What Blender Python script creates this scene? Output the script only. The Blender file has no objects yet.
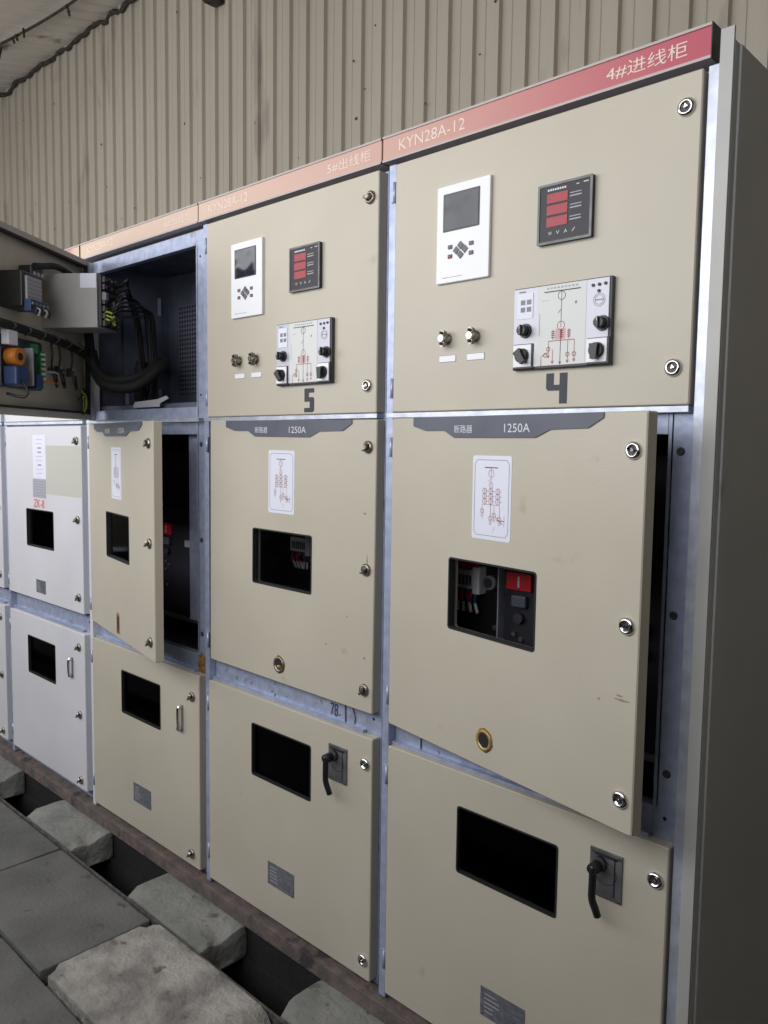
import bpy, bmesh, math, random
from mathutils import Vector, Matrix
from mathutils.geometry import tessellate_polygon
random.seed(7)
COL = bpy.context.scene.collection
R = math.radians

# ------------------------------------------------------------------ materials
def nmat(name):
    m = bpy.data.materials.new(name); m.use_nodes = True
    nt = m.node_tree; nt.nodes.clear()
    out = nt.nodes.new('ShaderNodeOutputMaterial')
    b = nt.nodes.new('ShaderNodeBsdfPrincipled')
    nt.links.new(b.outputs[0], out.inputs[0])
    return m, nt, b, out

def simple(name, col, rough=.5, metal=0, emit=0, spec=.5):
    m, nt, b, out = nmat(name)
    b.inputs['Base Color'].default_value = (*col, 1)
    b.inputs['Roughness'].default_value = rough
    b.inputs['Metallic'].default_value = metal
    b.inputs['Specular IOR Level'].default_value = spec
    if emit:
        b.inputs['Emission Color'].default_value = (*col, 1)
        b.inputs['Emission Strength'].default_value = emit
    return m

def noisy(name, c1, c2, scale=6, rough=.5, metal=0, bump=0, bscale=60, detail=6, lo=.35, hi=.65, spots=None, space='Object', stretch=None):
    """two colours mixed by a noise, optional dark specks, optional bump"""
    m, nt, b, out = nmat(name)
    tc = nt.nodes.new('ShaderNodeTexCoord')
    mp = nt.nodes.new('ShaderNodeMapping')
    geo = nt.nodes.new('ShaderNodeNewGeometry')
    nt.links.new(geo.outputs['Position'] if space == 'World' else tc.outputs['Object'], mp.inputs[0])
    if stretch: mp.inputs['Scale'].default_value = stretch
    n = nt.nodes.new('ShaderNodeTexNoise'); n.inputs['Scale'].default_value = scale; n.inputs['Detail'].default_value = detail
    nt.links.new(mp.outputs[0], n.inputs['Vector'])
    r = nt.nodes.new('ShaderNodeValToRGB')
    r.color_ramp.elements[0].position = lo; r.color_ramp.elements[1].position = hi
    r.color_ramp.elements[0].color = (*c1, 1); r.color_ramp.elements[1].color = (*c2, 1)
    nt.links.new(n.outputs['Fac'], r.inputs[0])
    colout = r.outputs[0]
    if spots:
        sc, col, th = spots
        n2 = nt.nodes.new('ShaderNodeTexNoise'); n2.inputs['Scale'].default_value = sc; n2.inputs['Detail'].default_value = 5
        nt.links.new(mp.outputs[0], n2.inputs['Vector'])
        r2 = nt.nodes.new('ShaderNodeValToRGB')
        r2.color_ramp.elements[0].position = th; r2.color_ramp.elements[1].position = th + .07
        r2.color_ramp.elements[0].color = (0, 0, 0, 1); r2.color_ramp.elements[1].color = (1, 1, 1, 1)
        nt.links.new(n2.outputs['Fac'], r2.inputs[0])
        mx = nt.nodes.new('ShaderNodeMixRGB'); mx.inputs[2].default_value = (*col, 1)
        nt.links.new(r2.outputs[0], mx.inputs[0]); nt.links.new(colout, mx.inputs[1]); colout = mx.outputs[0]
    nt.links.new(colout, b.inputs['Base Color'])
    b.inputs['Roughness'].default_value = rough; b.inputs['Metallic'].default_value = metal
    if bump:
        n3 = nt.nodes.new('ShaderNodeTexNoise'); n3.inputs['Scale'].default_value = bscale; n3.inputs['Detail'].default_value = 8
        nt.links.new(mp.outputs[0], n3.inputs['Vector'])
        bp = nt.nodes.new('ShaderNodeBump'); bp.inputs['Strength'].default_value = bump; bp.inputs['Distance'].default_value = .01
        nt.links.new(n3.outputs['Fac'], bp.inputs['Height']); nt.links.new(bp.outputs[0], b.inputs['Normal'])
    return m

M = {}
M['beige'] = noisy('beige_powder_coat', (.50, .455, .375), (.535, .49, .405), 3.2, .42, 0, .05, 220, spots=(9, (.42, .37, .30), .70), space='World')
M['white_paint'] = noisy('white_powder_coat', (.64, .64, .68), (.69, .69, .73), 3, .4, 0, .04, 220, spots=(11, (.5, .48, .47), .70), space='World')
M['pale_patch'] = simple('pale_patch', (.52, .51, .46), .6)
M['galv'] = noisy('galvanised_steel', (.33, .375, .52), (.46, .51, .67), 38, .42, .35, .06, 90, 3, .3, .7, spots=(14, (.30, .31, .38), .66), space='World')
M['galv_bright'] = noisy('bright_galvanised_steel', (.47, .50, .59), (.60, .63, .72), 30, .38, .5, .04, 90, 3, space='World')
M['galv_shaded'] = noisy('shaded_galvanised_steel', (.13, .145, .20), (.20, .22, .29), 12, .5, .4, 0, space='World')  # darker copy of galv, the shade of interiors and gaps put into its colour
M['mesh_metal'] = None
M['meter_face'] = simple('meter_face', (.016, .016, .026), .5)
M['dark'] = simple('dark_seam', (.012, .012, .014), .7)
M['black'] = simple('black_plastic', (.012, .012, .013), .38)
M['black_mat'] = simple('black_rubber', (.01, .01, .011), .75)
M['charcoal'] = simple('charcoal_plastic', (.045, .045, .055), .4)
M['slate'] = noisy('slate_blue_plastic', (.085, .095, .125), (.11, .12, .155), 8, .45)
M['silver_face'] = simple('silver_face', (.50, .50, .56), .4, .2)
M['mimic_white'] = simple('mimic_white', (.66, .67, .66), .4)
M['white'] = simple('white_plastic', (.84, .84, .88), .35)
M['sticker'] = simple('white_sticker', (.76, .77, .88), .45)
M['grey'] = simple('grey_plastic', (.22, .22, .24), .5)
M['plate_grey'] = noisy('dull_grey_plate', (.11, .11, .115), (.17, .17, .175), 30, .45, .3)
M['nameplate'] = noisy('etched_aluminium', (.17, .175, .21), (.25, .255, .30), 60, .4, .4)
M['label_grey'] = simple('label_grey', (.38, .38, .42), .5)
M['chrome'] = simple('chrome', (.72, .70, .68), .16, 1)
M['nickel'] = noisy('worn_nickel', (.20, .18, .155), (.42, .39, .35), 120, .38, .9)
M['brass'] = noisy('tarnished_brass', (.36, .24, .08), (.55, .42, .18), 60, .45, .6)
M['rust'] = noisy('rust_stain', (.16, .07, .025), (.34, .19, .08), 80, .85)
M['smudge'] = noisy('brown_smudge', (.24, .16, .11), (.42, .34, .27), 90, .7)
M['red'] = simple('red_indicator', (.62, .02, .03), .4)
M['led'] = simple('red_display', (.30, .018, .03), .4, emit=.2)
M['line_red'] = simple('diagram_red', (.38, .07, .06), .6)
M['line_dark'] = simple('diagram_dark', (.10, .07, .09), .6)
M['diagram'] = simple('diagram_faded_red', (.42, .20, .19), .6)
M['print_grey'] = simple('print_grey', (.25, .25, .31), .6)
M['key_grey'] = simple('key_grey', (.13, .13, .15), .5)
M['orange'] = simple('orange_coil', (.62, .20, .03), .5)
M['blue'] = simple('blue_block', (.03, .06, .17), .4)
M['green'] = simple('green_terminal', (.05, .24, .10), .45)
M['yellowgreen'] = simple('yellow_green_wire', (.42, .50, .05), .5)
M['pcb'] = simple('circuit_board', (.02, .07, .05), .5)
M['wire_white'] = simple('white_wire', (.7, .7, .66), .5)
M['grey_box'] = noisy('grey_coated_steel', (.36, .355, .345), (.41, .405, .395), 4, .5)
M['ink'] = simple('stencil_ink', (.04, .045, .06), .6)
M['white_ink'] = simple('white_print', (.68, .70, .74), .6)
M['faded_ink'] = simple('faded_print', (.80, .64, .56), .6)
M['alu'] = simple('aluminium_trim', (.42, .37, .36), .45, .3)
M['scribble'] = simple('marker_scribble', (.05, .05, .08), .7)
M['concrete_slab'] = noisy('grey_concrete', (.105, .105, .10), (.155, .155, .148), 5, .9, 0, .5, 70, spots=(16, (.07, .07, .07), .66), space='World')
M['concrete_shade'] = noisy('shade_dark_concrete', (.007, .007, .007), (.014, .014, .014), 6, .95, 0, .5, 50, space='World')  # near black: the trench's shade is put into the colour
M['concrete_rough'] = noisy('rough_concrete', (.19, .18, .17), (.40, .385, .36), 9, .92, 0, 1.0, 45, spots=(13, (.12, .095, .075), .64), space='World')
M['block'] = noisy('stone_block', (.19, .195, .185), (.27, .27, .255), 8, .9, 0, .8, 40, spots=(12, (.12, .11, .10), .64), space='World')
M['rust_steel'] = noisy('red_oxide_steel', (.11, .095, .09), (.20, .148, .136), 22, .8, .1, .4, 90, spots=(9, (.06, .05, .05), .60), space='World')
M['angle_steel'] = noisy('old_angle_steel', (.06, .055, .05), (.13, .12, .115), 30, .7, .3, .4, 90, space='World')
M['cladding'] = noisy('painted_cladding', (.45, .41, .345), (.52, .47, .395), 1.2, .55, 0, 0, spots=(3.2, (.36, .32, .275), .62), space='World', stretch=(1, 1, .35))
M['cladding_speck'] = simple('dark_speck', (.06, .05, .045), .8)
M['roofing'] = noisy('dusty_roof_sheet', (.55, .51, .46), (.66, .61, .55), 1.5, .7, 0, 0, spots=(2.2, (.15, .125, .10), .60), space='World')
M['cobweb'] = noisy('sooty_cobweb', (.02, .017, .014), (.06, .05, .04), 30, .95)
M['side_sheet'] = noisy('grey_side_sheet', (.47, .475, .47), (.54, .545, .54), 2, .6, 0, .06, 200, spots=(6, (.36, .36, .35), .68), space='World')
M['lip'] = noisy('pale_grey_lip', (.40, .40, .385), (.46, .46, .44), 5, .5, .1, 0, space='World')

def glass_mat(name, tint, rough=.05):
    m = bpy.data.materials.new(name); m.use_nodes = True
    nt = m.node_tree; nt.nodes.clear()
    out = nt.nodes.new('ShaderNodeOutputMaterial')
    tr = nt.nodes.new('ShaderNodeBsdfTransparent'); tr.inputs[0].default_value = (*tint, 1)
    gl = nt.nodes.new('ShaderNodeBsdfGlossy'); gl.inputs['Roughness'].default_value = rough
    gl.inputs[0].default_value = (.5, .52, .55, 1)
    fr = nt.nodes.new('ShaderNodeFresnel'); fr.inputs[0].default_value = 1.2
    mx = nt.nodes.new('ShaderNodeMixShader')
    nt.links.new(fr.outputs[0], mx.inputs[0]); nt.links.new(tr.outputs[0], mx.inputs[1]); nt.links.new(gl.outputs[0], mx.inputs[2])
    nt.links.new(mx.outputs[0], out.inputs[0])
    return m
M['glass'] = glass_mat('clear_window_pane', (.93, .93, .93))
M['glass_dark'] = glass_mat('smoked_window_pane', (.22, .22, .23))

# screen of the protection relay : dark glass with an unevenly bumped surface
def screen_mat():
    m, nt, b, out = nmat('relay_screen')
    tc = nt.nodes.new('ShaderNodeTexCoord')
    b.inputs['Base Color'].default_value = (.014, .015, .03, 1)
    b.inputs['Roughness'].default_value = .12
    n = nt.nodes.new('ShaderNodeTexNoise'); n.inputs['Scale'].default_value = 11; n.inputs['Detail'].default_value = 1
    nt.links.new(tc.outputs['Object'], n.inputs['Vector'])
    bp = nt.nodes.new('ShaderNodeBump'); bp.inputs['Strength'].default_value = .5; bp.inputs['Distance'].default_value = .02
    nt.links.new(n.outputs['Fac'], bp.inputs['Height']); nt.links.new(bp.outputs[0], b.inputs['Normal'])
    return m
M['screen'] = screen_mat()

# faded name strip: salmon that turns to crimson where the paint is fresh (world x)
def strip_mat():
    m, nt, b, out = nmat('faded_red_name_strip')
    g = nt.nodes.new('ShaderNodeNewGeometry')
    sp = nt.nodes.new('ShaderNodeSeparateXYZ'); nt.links.new(g.outputs['Position'], sp.inputs[0])
    n = nt.nodes.new('ShaderNodeTexNoise'); n.inputs['Scale'].default_value = 9
    nt.links.new(g.outputs['Position'], n.inputs['Vector'])
    mr = nt.nodes.new('ShaderNodeMapRange'); mr.inputs[1].default_value = -4.0; mr.inputs[2].default_value = 0.0
    nt.links.new(sp.outputs[0], mr.inputs[0])
    ad = nt.nodes.new('ShaderNodeMath'); ad.operation = 'MULTIPLY_ADD'; ad.inputs[1].default_value = .03
    nt.links.new(n.outputs['Fac'], ad.inputs[0]); nt.links.new(mr.outputs[0], ad.inputs[2])
    r = nt.nodes.new('ShaderNodeValToRGB'); e = r.color_ramp.elements
    e[0].position = 0; e[0].color = (.55, .16, .17, 1)
    e[1].position = 1; e[1].color = (.48, .085, .125, 1)
    for p, c in ((.39, (.55, .22, .20)), (.405, (.62, .46, .36)), (.62, (.64, .47, .38)), (.80, (.58, .36, .30)), (.86, (.56, .32, .27)), (.93, (.53, .20, .20))):
        x = e.new(p); x.color = (*c, 1)
    nt.links.new(ad.outputs[0], r.inputs[0]); nt.links.new(r.outputs[0], b.inputs['Base Color'])
    b.inputs['Roughness'].default_value = .5
    return m
M['strip'] = strip_mat()

# perforated sheet: holes as a dark grid
def perf_mat():
    m, nt, b, out = nmat('perforated_steel')
    g = nt.nodes.new('ShaderNodeNewGeometry')
    sp = nt.nodes.new('ShaderNodeSeparateXYZ'); nt.links.new(g.outputs['Position'], sp.inputs[0])
    mk = []
    for ax in (0, 2):
        a = nt.nodes.new('ShaderNodeMath'); a.operation = 'MULTIPLY'; a.inputs[1].default_value = 55
        f = nt.nodes.new('ShaderNodeMath'); f.operation = 'FRACT'
        c = nt.nodes.new('ShaderNodeMath'); c.operation = 'GREATER_THAN'; c.inputs[1].default_value = .42
        nt.links.new(sp.outputs[ax], a.inputs[0]); nt.links.new(a.outputs[0], f.inputs[0]); nt.links.new(f.outputs[0], c.inputs[0]); mk.append(c)
    mu = nt.nodes.new('ShaderNodeMath'); mu.operation = 'MULTIPLY'
    nt.links.new(mk[0].outputs[0], mu.inputs[0]); nt.links.new(mk[1].outputs[0], mu.inputs[1])
    mx = nt.nodes.new('ShaderNodeMixRGB'); mx.inputs[1].default_value = (.20, .21, .28, 1); mx.inputs[2].default_value = (.02, .02, .03, 1)
    nt.links.new(mu.outputs[0], mx.inputs[0]); nt.links.new(mx.outputs[0], b.inputs['Base Color'])
    b.inputs['Roughness'].default_value = .5; b.inputs['Metallic'].default_value = .3
    return m
M['mesh_metal'] = perf_mat()

# ------------------------------------------------------------------ mesh builder
_txt = {}
def text_mesh(s):
    if s not in _txt:
        c = bpy.data.curves.new('txt', 'FONT'); c.body = s; c.resolution_u = 3
        o = bpy.data.objects.new('txt', c); COL.objects.link(o)
        dg = bpy.context.evaluated_depsgraph_get(); dg.update()
        me = bpy.data.meshes.new_from_object(o.evaluated_get(dg))
        v = [tuple(p.co[:2]) for p in me.vertices]; f = [tuple(p.vertices) for p in me.polygons]
        bpy.data.objects.remove(o); bpy.data.curves.remove(c); bpy.data.meshes.remove(me)
        xs = [a for a, _ in v]; ys = [b for _, b in v]
        _txt[s] = (v, f, min(xs), max(xs), min(ys), max(ys))
    return _txt[s]

def rrect(x0, x1, z0, z1, r=.0, n=5):
    if r <= 0: return [(x0, z0), (x1, z0), (x1, z1), (x0, z1)]
    out = []
    for cx, cz, a0 in ((x1 - r, z0 + r, -90), (x1 - r, z1 - r, 0), (x0 + r, z1 - r, 90), (x0 + r, z0 + r, 180)):
        for i in range(n + 1):
            a = R(a0 + 90 * i / n); out.append((cx + r * math.cos(a), cz + r * math.sin(a)))
    return out

class P:
    def __init__(s, dx=0.):
        s.bm = bmesh.new(); s.mats = []; s.dx = dx
    def mi(s, m):
        m = M[m] if isinstance(m, str) else m
        if m not in s.mats: s.mats.append(m)
        return s.mats.index(m)
    def v(s, x, y, z): return s.bm.verts.new((x - s.dx, y, z))
    def face(s, vs, mi, smooth=False):
        try: f = s.bm.faces.new(vs)
        except ValueError: return
        f.material_index = mi; f.smooth = smooth; return f
    def box(s, x0, x1, y0, y1, z0, z1, m, bev=0.):
        mi = s.mi(m); n0 = len(s.bm.faces)
        b = bmesh.new()
        bmesh.ops.create_cube(b, size=1)
        for v in b.verts: v.co = ((x0 + x1) / 2 + v.co.x * (x1 - x0), (y0 + y1) / 2 + v.co.y * (y1 - y0), (z0 + z1) / 2 + v.co.z * (z1 - z0))
        if bev: bmesh.ops.bevel(b, geom=b.edges[:], offset=bev, segments=2, profile=.5, affect='EDGES')
        mp = {v: s.v(*v.co) for v in b.verts}
        for f in b.faces: s.face([mp[v] for v in f.verts], mi)
        b.free(); return s
    def cyl(s, p0, p1, r, m, r1=None, n=20, caps=True):
        mi = s.mi(m); p0 = Vector(p0); p1 = Vector(p1); d = (p1 - p0).normalized()
        a = d.orthogonal().normalized(); b = d.cross(a); r1 = r if r1 is None else r1
        A = []; B = []
        for i in range(n):
            t = 2 * math.pi * i / n; o = a * math.cos(t) + b * math.sin(t)
            A.append(s.v(*(p0 + o * r))); B.append(s.v(*(p1 + o * r1)))
        for i in range(n):
            j = (i + 1) % n; s.face([A[i], A[j], B[j], B[i]], mi, True)
        if caps:
            s.face(A[::-1], mi); s.face(B, mi)
        return s
    def lathe(s, c, prof, m, n=24):
        """profile of (radius, -y offset) about an axis along y through c=(x,y,z); opens to -y"""
        mi = s.mi(m); x, y, z = c; rings = []
        for r, h in prof:
            rings.append([s.v(x + max(r, 1e-4) * math.cos(2 * math.pi * i / n), y - h, z + max(r, 1e-4) * math.sin(2 * math.pi * i / n)) for i in range(n)])
        for a, b in zip(rings, rings[1:]):
            for i in range(n):
                j = (i + 1) % n; s.face([a[i], a[j], b[j], b[i]], mi, True)
        s.face(rings[-1], mi); return s
    def tube(s, pts, r, m, n=8, smooth=True):
        mi = s.mi(m); P0 = [Vector(p) for p in pts]
        if smooth and len(P0) > 2:
            Q = [P0[0] * 2 - P0[1]] + P0 + [P0[-1] * 2 - P0[-2]]; out = []
            for i in range(1, len(Q) - 2):
                for k in range(6):
                    t = k / 6
                    out.append(.5 * ((2 * Q[i]) + (Q[i + 1] - Q[i - 1]) * t + (2 * Q[i - 1] - 5 * Q[i] + 4 * Q[i + 1] - Q[i + 2]) * t * t + (3 * Q[i] - 3 * Q[i + 1] + Q[i + 2] - Q[i - 1]) * t ** 3))
            out.append(P0[-1]); P0 = out
        prev = None; a = None
        for i, p in enumerate(P0):
            d = (P0[min(i + 1, len(P0) - 1)] - P0[max(i - 1, 0)]).normalized()
            a = d.orthogonal().normalized() if a is None else (a - d * a.dot(d)).normalized()
            b = d.cross(a)
            ring = [s.v(*(p + (a * math.cos(2 * math.pi * k / n) + b * math.sin(2 * math.pi * k / n)) * r)) for k in range(n)]
            if prev:
                for k in range(n):
                    j = (k + 1) % n; s.face([prev[k], prev[j], ring[j], ring[k]], mi, True)
            else: s.face(ring[::-1], mi)
            prev = ring
        s.face(prev, mi); return s
    def prism(s, poly, y0, y1, m, holes=(), bev=0., mside=None):
        """plate in the xz plane from y0 (front) to y1, with holes; front rim chamfered by bev"""
        mi = s.mi(m); ms = s.mi(mside) if mside else mi
        loops = [list(poly)] + [list(h) for h in holes]
        def inset(L, d):
            n = len(L); out = []
            cx = sum(p[0] for p in L) / n; cz = sum(p[1] for p in L) / n
            for x, z in L: out.append((x - math.copysign(d, x - cx), z - math.copysign(d, z - cz)))
            return out
        fl = [inset(loops[0], bev) if bev else loops[0]] + loops[1:]
        tri = tessellate_polygon([[Vector((x, z, 0)) for x, z in L] for L in fl])
        F = [[s.v(x, y0, z) for x, z in L] for L in fl]; B = [[s.v(x, y1, z) for x, z in L] for L in loops]
        ff = [v for L in F for v in L]; bb = [v for L in B for v in L]
        for t in tri:
            s.face([ff[i] for i in t], mi); s.face([bb[i] for i in reversed(t)], mi)
        for k, (a, b) in enumerate(zip(F, B)):
            n = len(a)
            if k == 0 and bev:
                mid = [s.v(x, y0 + bev, z) for x, z in loops[0]]
                for i in range(n):
                    j = (i + 1) % n; s.face([a[i], a[j], mid[j], mid[i]], ms)
                a = mid
            for i in range(n):
                j = (i + 1) % n; s.face([a[i], a[j], b[j], b[i]], ms)
        return s
    def text(s, t, x0, x1, z0, z1, y, m, th=.0006):
        v, f, a, b, c, d = text_mesh(t); mi = s.mi(m)
        vs = [s.v(x0 + (x - a) / (b - a) * (x1 - x0), y, z0 + (z - c) / (d - c) * (z1 - z0)) for x, z in v]
        for q in f: s.face([vs[i] for i in q], mi)
        return s
    def line(s, x0, z0, x1, z1, y, m, w=.0012):
        d = Vector((x1 - x0, z1 - z0)); L = d.length
        if L < 1e-6: return s
        n = Vector((-d.y, d.x)) / L * w / 2
        s.face([s.v(x0 - n.x, y, z0 - n.y), s.v(x1 - n.x, y, z1 - n.y), s.v(x1 + n.x, y, z1 + n.y), s.v(x0 + n.x, y, z0 + n.y)], s.mi(m)); return s
    def ring2d(s, x, z, r, y, m, w=.0012, n=14):
        for i in range(n):
            a = 2 * math.pi * i / n; b = 2 * math.pi * (i + 1) / n
            s.line(x + r * math.cos(a), z + r * math.sin(a), x + r * math.cos(b), z + r * math.sin(b), y, m, w)
        return s
    def build(s, name, parent=None, loc=(0, 0, 0), rot=0, label=None, kind=None):
        bmesh.ops.recalc_face_normals(s.bm, faces=s.bm.faces[:])
        me = bpy.data.meshes.new(name); s.bm.to_mesh(me); s.bm.free()
        for m in s.mats: me.materials.append(m)
        o = bpy.data.objects.new(name, me); COL.objects.link(o)
        o.location = loc
        if isinstance(rot, tuple): o.rotation_euler = rot
        else: o.rotation_euler = (0, 0, rot)
        if parent: o.parent = parent
        if label: o['label'] = label
        if kind: o['kind'] = kind
        return o

def thing(name, label, cat, loc=(0, 0, 0), group=None, rotz=0):
    o = bpy.data.objects.new(name, None); COL.objects.link(o)
    o.empty_display_size = .1
    o.location = loc; o.rotation_euler = (0, 0, rotz); o['label'] = label; o['category'] = cat
    if group: o['group'] = group
    return o
def tag(o, label, cat, group=None):
    o['label'] = label; o['category'] = cat
    if group: o['group'] = group
    return o

# ------------------------------------------------------------------ the setting
FLOOR_L, FLOOR_R, WALL_Y = -11., 2.6, 2.0
p = P(); p.box(FLOOR_L, FLOOR_R, -2.4, -.915, -.5, 0, 'concrete_slab')
p.box(FLOOR_L, FLOOR_R, -.915, -.20, -.5, -.05, 'concrete_shade')
p.box(FLOOR_L, FLOOR_R, -.20, .0, -.5, -.42, 'concrete_shade')
p.box(FLOOR_L, FLOOR_R, -.20, -.172, -.45, -.11, 'concrete_shade'); p.box(FLOOR_L, FLOOR_R, -.012, 0, -.45, -.11, 'concrete_shade')
p.box(FLOOR_L, FLOOR_R, .0, 2.4, -.5, 0, 'concrete_shade')
p.build('floor', kind='structure')

# back wall : ribbed metal cladding
p = P(); mi = p.mi('cladding')
x = -.913 - .1642 * 62; prof = []
while x < FLOOR_R:
    # x is the right foot of a raised rib
    prof += [(x - .050, 0), (x - .042, -.025), (x - .005, -.025), (x, 0), (x + .05, 0), (x + .054, -.004), (x + .060, -.004), (x + .064, 0)]
    x += .1642
top = [p.v(a, WALL_Y + b, 5.12) for a, b in prof]; bot = [p.v(a, WALL_Y + b, 0) for a, b in prof]
for i in range(len(prof) - 1): p.face([bot[i], bot[i + 1], top[i + 1], top[i]], mi)
sp = p.mi('cladding_speck')
for i in range(70):
    a = random.uniform(-8, .8); z = random.uniform(2.4, 5); r = random.uniform(.004, .010)
    p.lathe((a, WALL_Y - .030, z), [(r, 0), (r * .6, .004)], 'cladding_speck', 7)
p.build('wall_back', kind='structure')
# roof : ribbed sheets running toward the wall, rising to it
p = P(); mi = p.mi('roofing'); a0 = FLOOR_L; rp = []
while a0 < FLOOR_R:
    rp += [(a0, 0), (a0 + .11, 0), (a0 + .125, .022), (a0 + .15, .022), (a0 + .1642, 0)]; a0 += .1642
SL = math.tan(R(11))
for y0, y1 in ((-2.4, WALL_Y),):
    A = [p.v(a, y0, 5.05 - SL * (WALL_Y - y0) + b) for a, b in rp]; B = [p.v(a, y1, 5.05 + b) for a, b in rp]
    for i in range(len(rp) - 1): p.face([A[i], A[i + 1], B[i + 1], B[i]], mi)
p.build('ceiling', kind='structure')
p = P(); p.box(FLOOR_R, FLOOR_R + .1, -2.4, 2.1, 0, 5.2, 'cladding'); p.build('added_wall_right', kind='structure')  # unseen wall, added to control the light on the end cover
p = P(); p.box(FLOOR_L - .1, FLOOR_L, -2.4, 2.1, 0, 5.2, 'cladding'); p.build('wall_left', kind='structure')
# unseen wall behind the camera, added with its opening to grade the light
p = P(); A, B = FLOOR_L, FLOOR_R
p.box(A, B, -2.4, -2.28, 0, 1.60, 'concrete_shade'); p.box(A, B, -2.4, -2.28, 3.2, 4.5, 'cladding')  # base kept near black so little light bounces onto the lower doors
p.box(A, -8.9, -2.4, -2.28, 1.60, 3.2, 'cladding'); p.box(1.2, B, -2.4, -2.28, 1.60, 3.2, 'cladding')
p.build('added_wall_front', kind='structure')
p = P()
p.box(-8.9, 1.2, -2.36, -2.30, 1.60, 1.65, 'grey'); p.box(-8.9, 1.2, -2.36, -2.30, 3.15, 3.20, 'grey')
for k in range(8): p.box(-8.9 + k * 1.437, -8.86 + k * 1.437, -2.36, -2.30, 1.65, 3.15, 'grey')
p.build('added_window_1', kind='structure')  # frame added around the made-up opening
# dirty joint where roof sheets meet the wall
p = P(); pts = []; x = -10.5
while x < 1:
    pts.append((x, WALL_Y - .03 + random.uniform(-.015, .015), 5.02 + random.uniform(-.03, .02))); x += .12
p.tube(pts, .020, 'cobweb', 6); p.build('trim_1', kind='structure')
p = P(); p.tube([(-8.1, 1.9, 5.0), (-8.15, .7, 4.76), (-8.1, -.6, 4.50), (-8.1, -2.2, 4.2)], .014, 'cobweb', 6)
p.build('trim_2', kind='structure')
p = P(); pts = [(-9.2, 1.2, 4.86), (-8.2, 1.35, 4.83), (-7.4, 1.25, 4.82), (-6.6, 1.45, 4.88), (-5.9, 1.55, 4.9), (-5.2, 1.6, 4.93)]
p.tube([(a + random.uniform(-.05, .05), b, c) for a, b, c in pts], .012, 'cobweb', 6)
for i in range(14):
    a, b, c = pts[random.randrange(1, 5)]; a += random.uniform(-.3, .3)
    p.tube([(a, b, c), (a + random.uniform(-.1, .1), b, c - random.uniform(.05, .14))], .010, 'cobweb', 5, False)
tag(p.build('cobweb_strand'), 'sooty cobweb-covered wire hanging under the roof sheets at the top left corner', 'cobweb')
p = P(); p.box(-4.42, -4.22, WALL_Y - .10, WALL_Y - .02, 4.60, 4.66, 'cobweb', .01); p.box(-4.36, -4.26, WALL_Y - .14, WALL_Y - .02, 4.55, 4.62, 'cobweb', .02)
tag(p.build('wall_bracket'), 'small black bracket high on the ribbed wall at the top edge of the view', 'bracket')

# ------------------------------------------------------------------ ground
def rough_block(name, x0, x1, y0, y1, z0, z1, mat, r=.012, amp=.006, seg=.05, chips=()):
    b = bmesh.new(); bmesh.ops.create_cube(b, size=1)
    for v in b.verts: v.co = ((x0 + x1) / 2 + v.co.x * (x1 - x0), (y0 + y1) / 2 + v.co.y * (y1 - y0), (z0 + z1) / 2 + v.co.z * (z1 - z0))
    cx, cy = (x0 + x1) / 2, (y0 + y1) / 2
    bmesh.ops.bevel(b, geom=b.edges[:], offset=r, segments=2, profile=.6, affect='EDGES')
    bmesh.ops.triangulate(b, faces=b.faces[:])
    for it in range(5):
        es = [e for e in b.edges if e.calc_length() > seg]
        if not es: break
        bmesh.ops.subdivide_edges(b, edges=es, cuts=1); bmesh.ops.triangulate(b, faces=b.faces[:])
    from mathutils import noise
    for v in b.verts:
        c = v.co
        if c.z > z0 + .01:
            n = noise.noise_vector(c * 9 + Vector((x0 * 3, 0, 0))) * amp + noise.noise_vector(c * 30) * amp * .35
            for (qx, qy, qr, qd) in chips:
                d = math.hypot(c.x - qx, c.y - qy)
                if d < qr: n.z -= qd * (1 - d / qr); n.x += (cx - c.x) * .06 * (1 - d / qr); n.y += (cy - c.y) * .06 * (1 - d / qr)
            v.co += n
            v.co.z = min(v.co.z, z1 + .004)
    me = bpy.data.meshes.new(name); 
    for f in b.faces: f.smooth = True
    b.to_mesh(me); b.free(); me.materials.append(M[mat])
    o = bpy.data.objects.new(name, me); COL.objects.link(o); return o

slabs = [
 (-3.505, -2.865, -.555, -.205, 'concrete_slab', 'flat grey paving slab beside the trench at the left edge of the view'),
 (-2.855, -2.215, -.555, -.205, 'concrete_slab', 'smooth grey paving slab beside the trench in front of the white cabinet'),
 (-2.205, -1.575, -.555, -.205, 'concrete_slab', 'dark grey smooth paving slab beside the trench, left of the rough pale slab'),
 (-1.560, -.93, -.550, -.205, 'concrete_rough', 'rough pale paving slab with chipped corners and cracks beside the trench, at the bottom'),
 (-.915, -.30, -.555, -.205, 'concrete_slab', 'grey paving slab beside the trench, at the bottom edge right of the rough pale slab'),
 (-3.12, -2.475, -.912, -.567, 'concrete_slab', 'grey paving slab of the outer row at the left edge of the view'),
 (-2.465, -1.835, -.912, -.567, 'concrete_slab', 'grey paving slab in the bottom left corner, outer row'),
 (-1.825, -1.195, -.912, -.567, 'concrete_slab', 'dark grey outer-row slab below the rough pale slab at the bottom edge'),
]
for i, (x0, x1, y0, y1, mt, lb) in enumerate(slabs):
    rough = mt == 'concrete_rough'
    ch = ((-.94, -.21, .05, .03), (-1.55, -.22, .03, .015), (-1.545, -.54, .04, .02), (-.94, -.5, .08, .03)) if rough else ()
    o = rough_block('paving_slab', x0, x1, y0, y1, -.05, .010 if rough else 0, mt, .006 if rough else .005, .004 if rough else .0015, .04, ch)
    tag(o, lb, 'paving slab', 'paving slabs')
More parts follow.
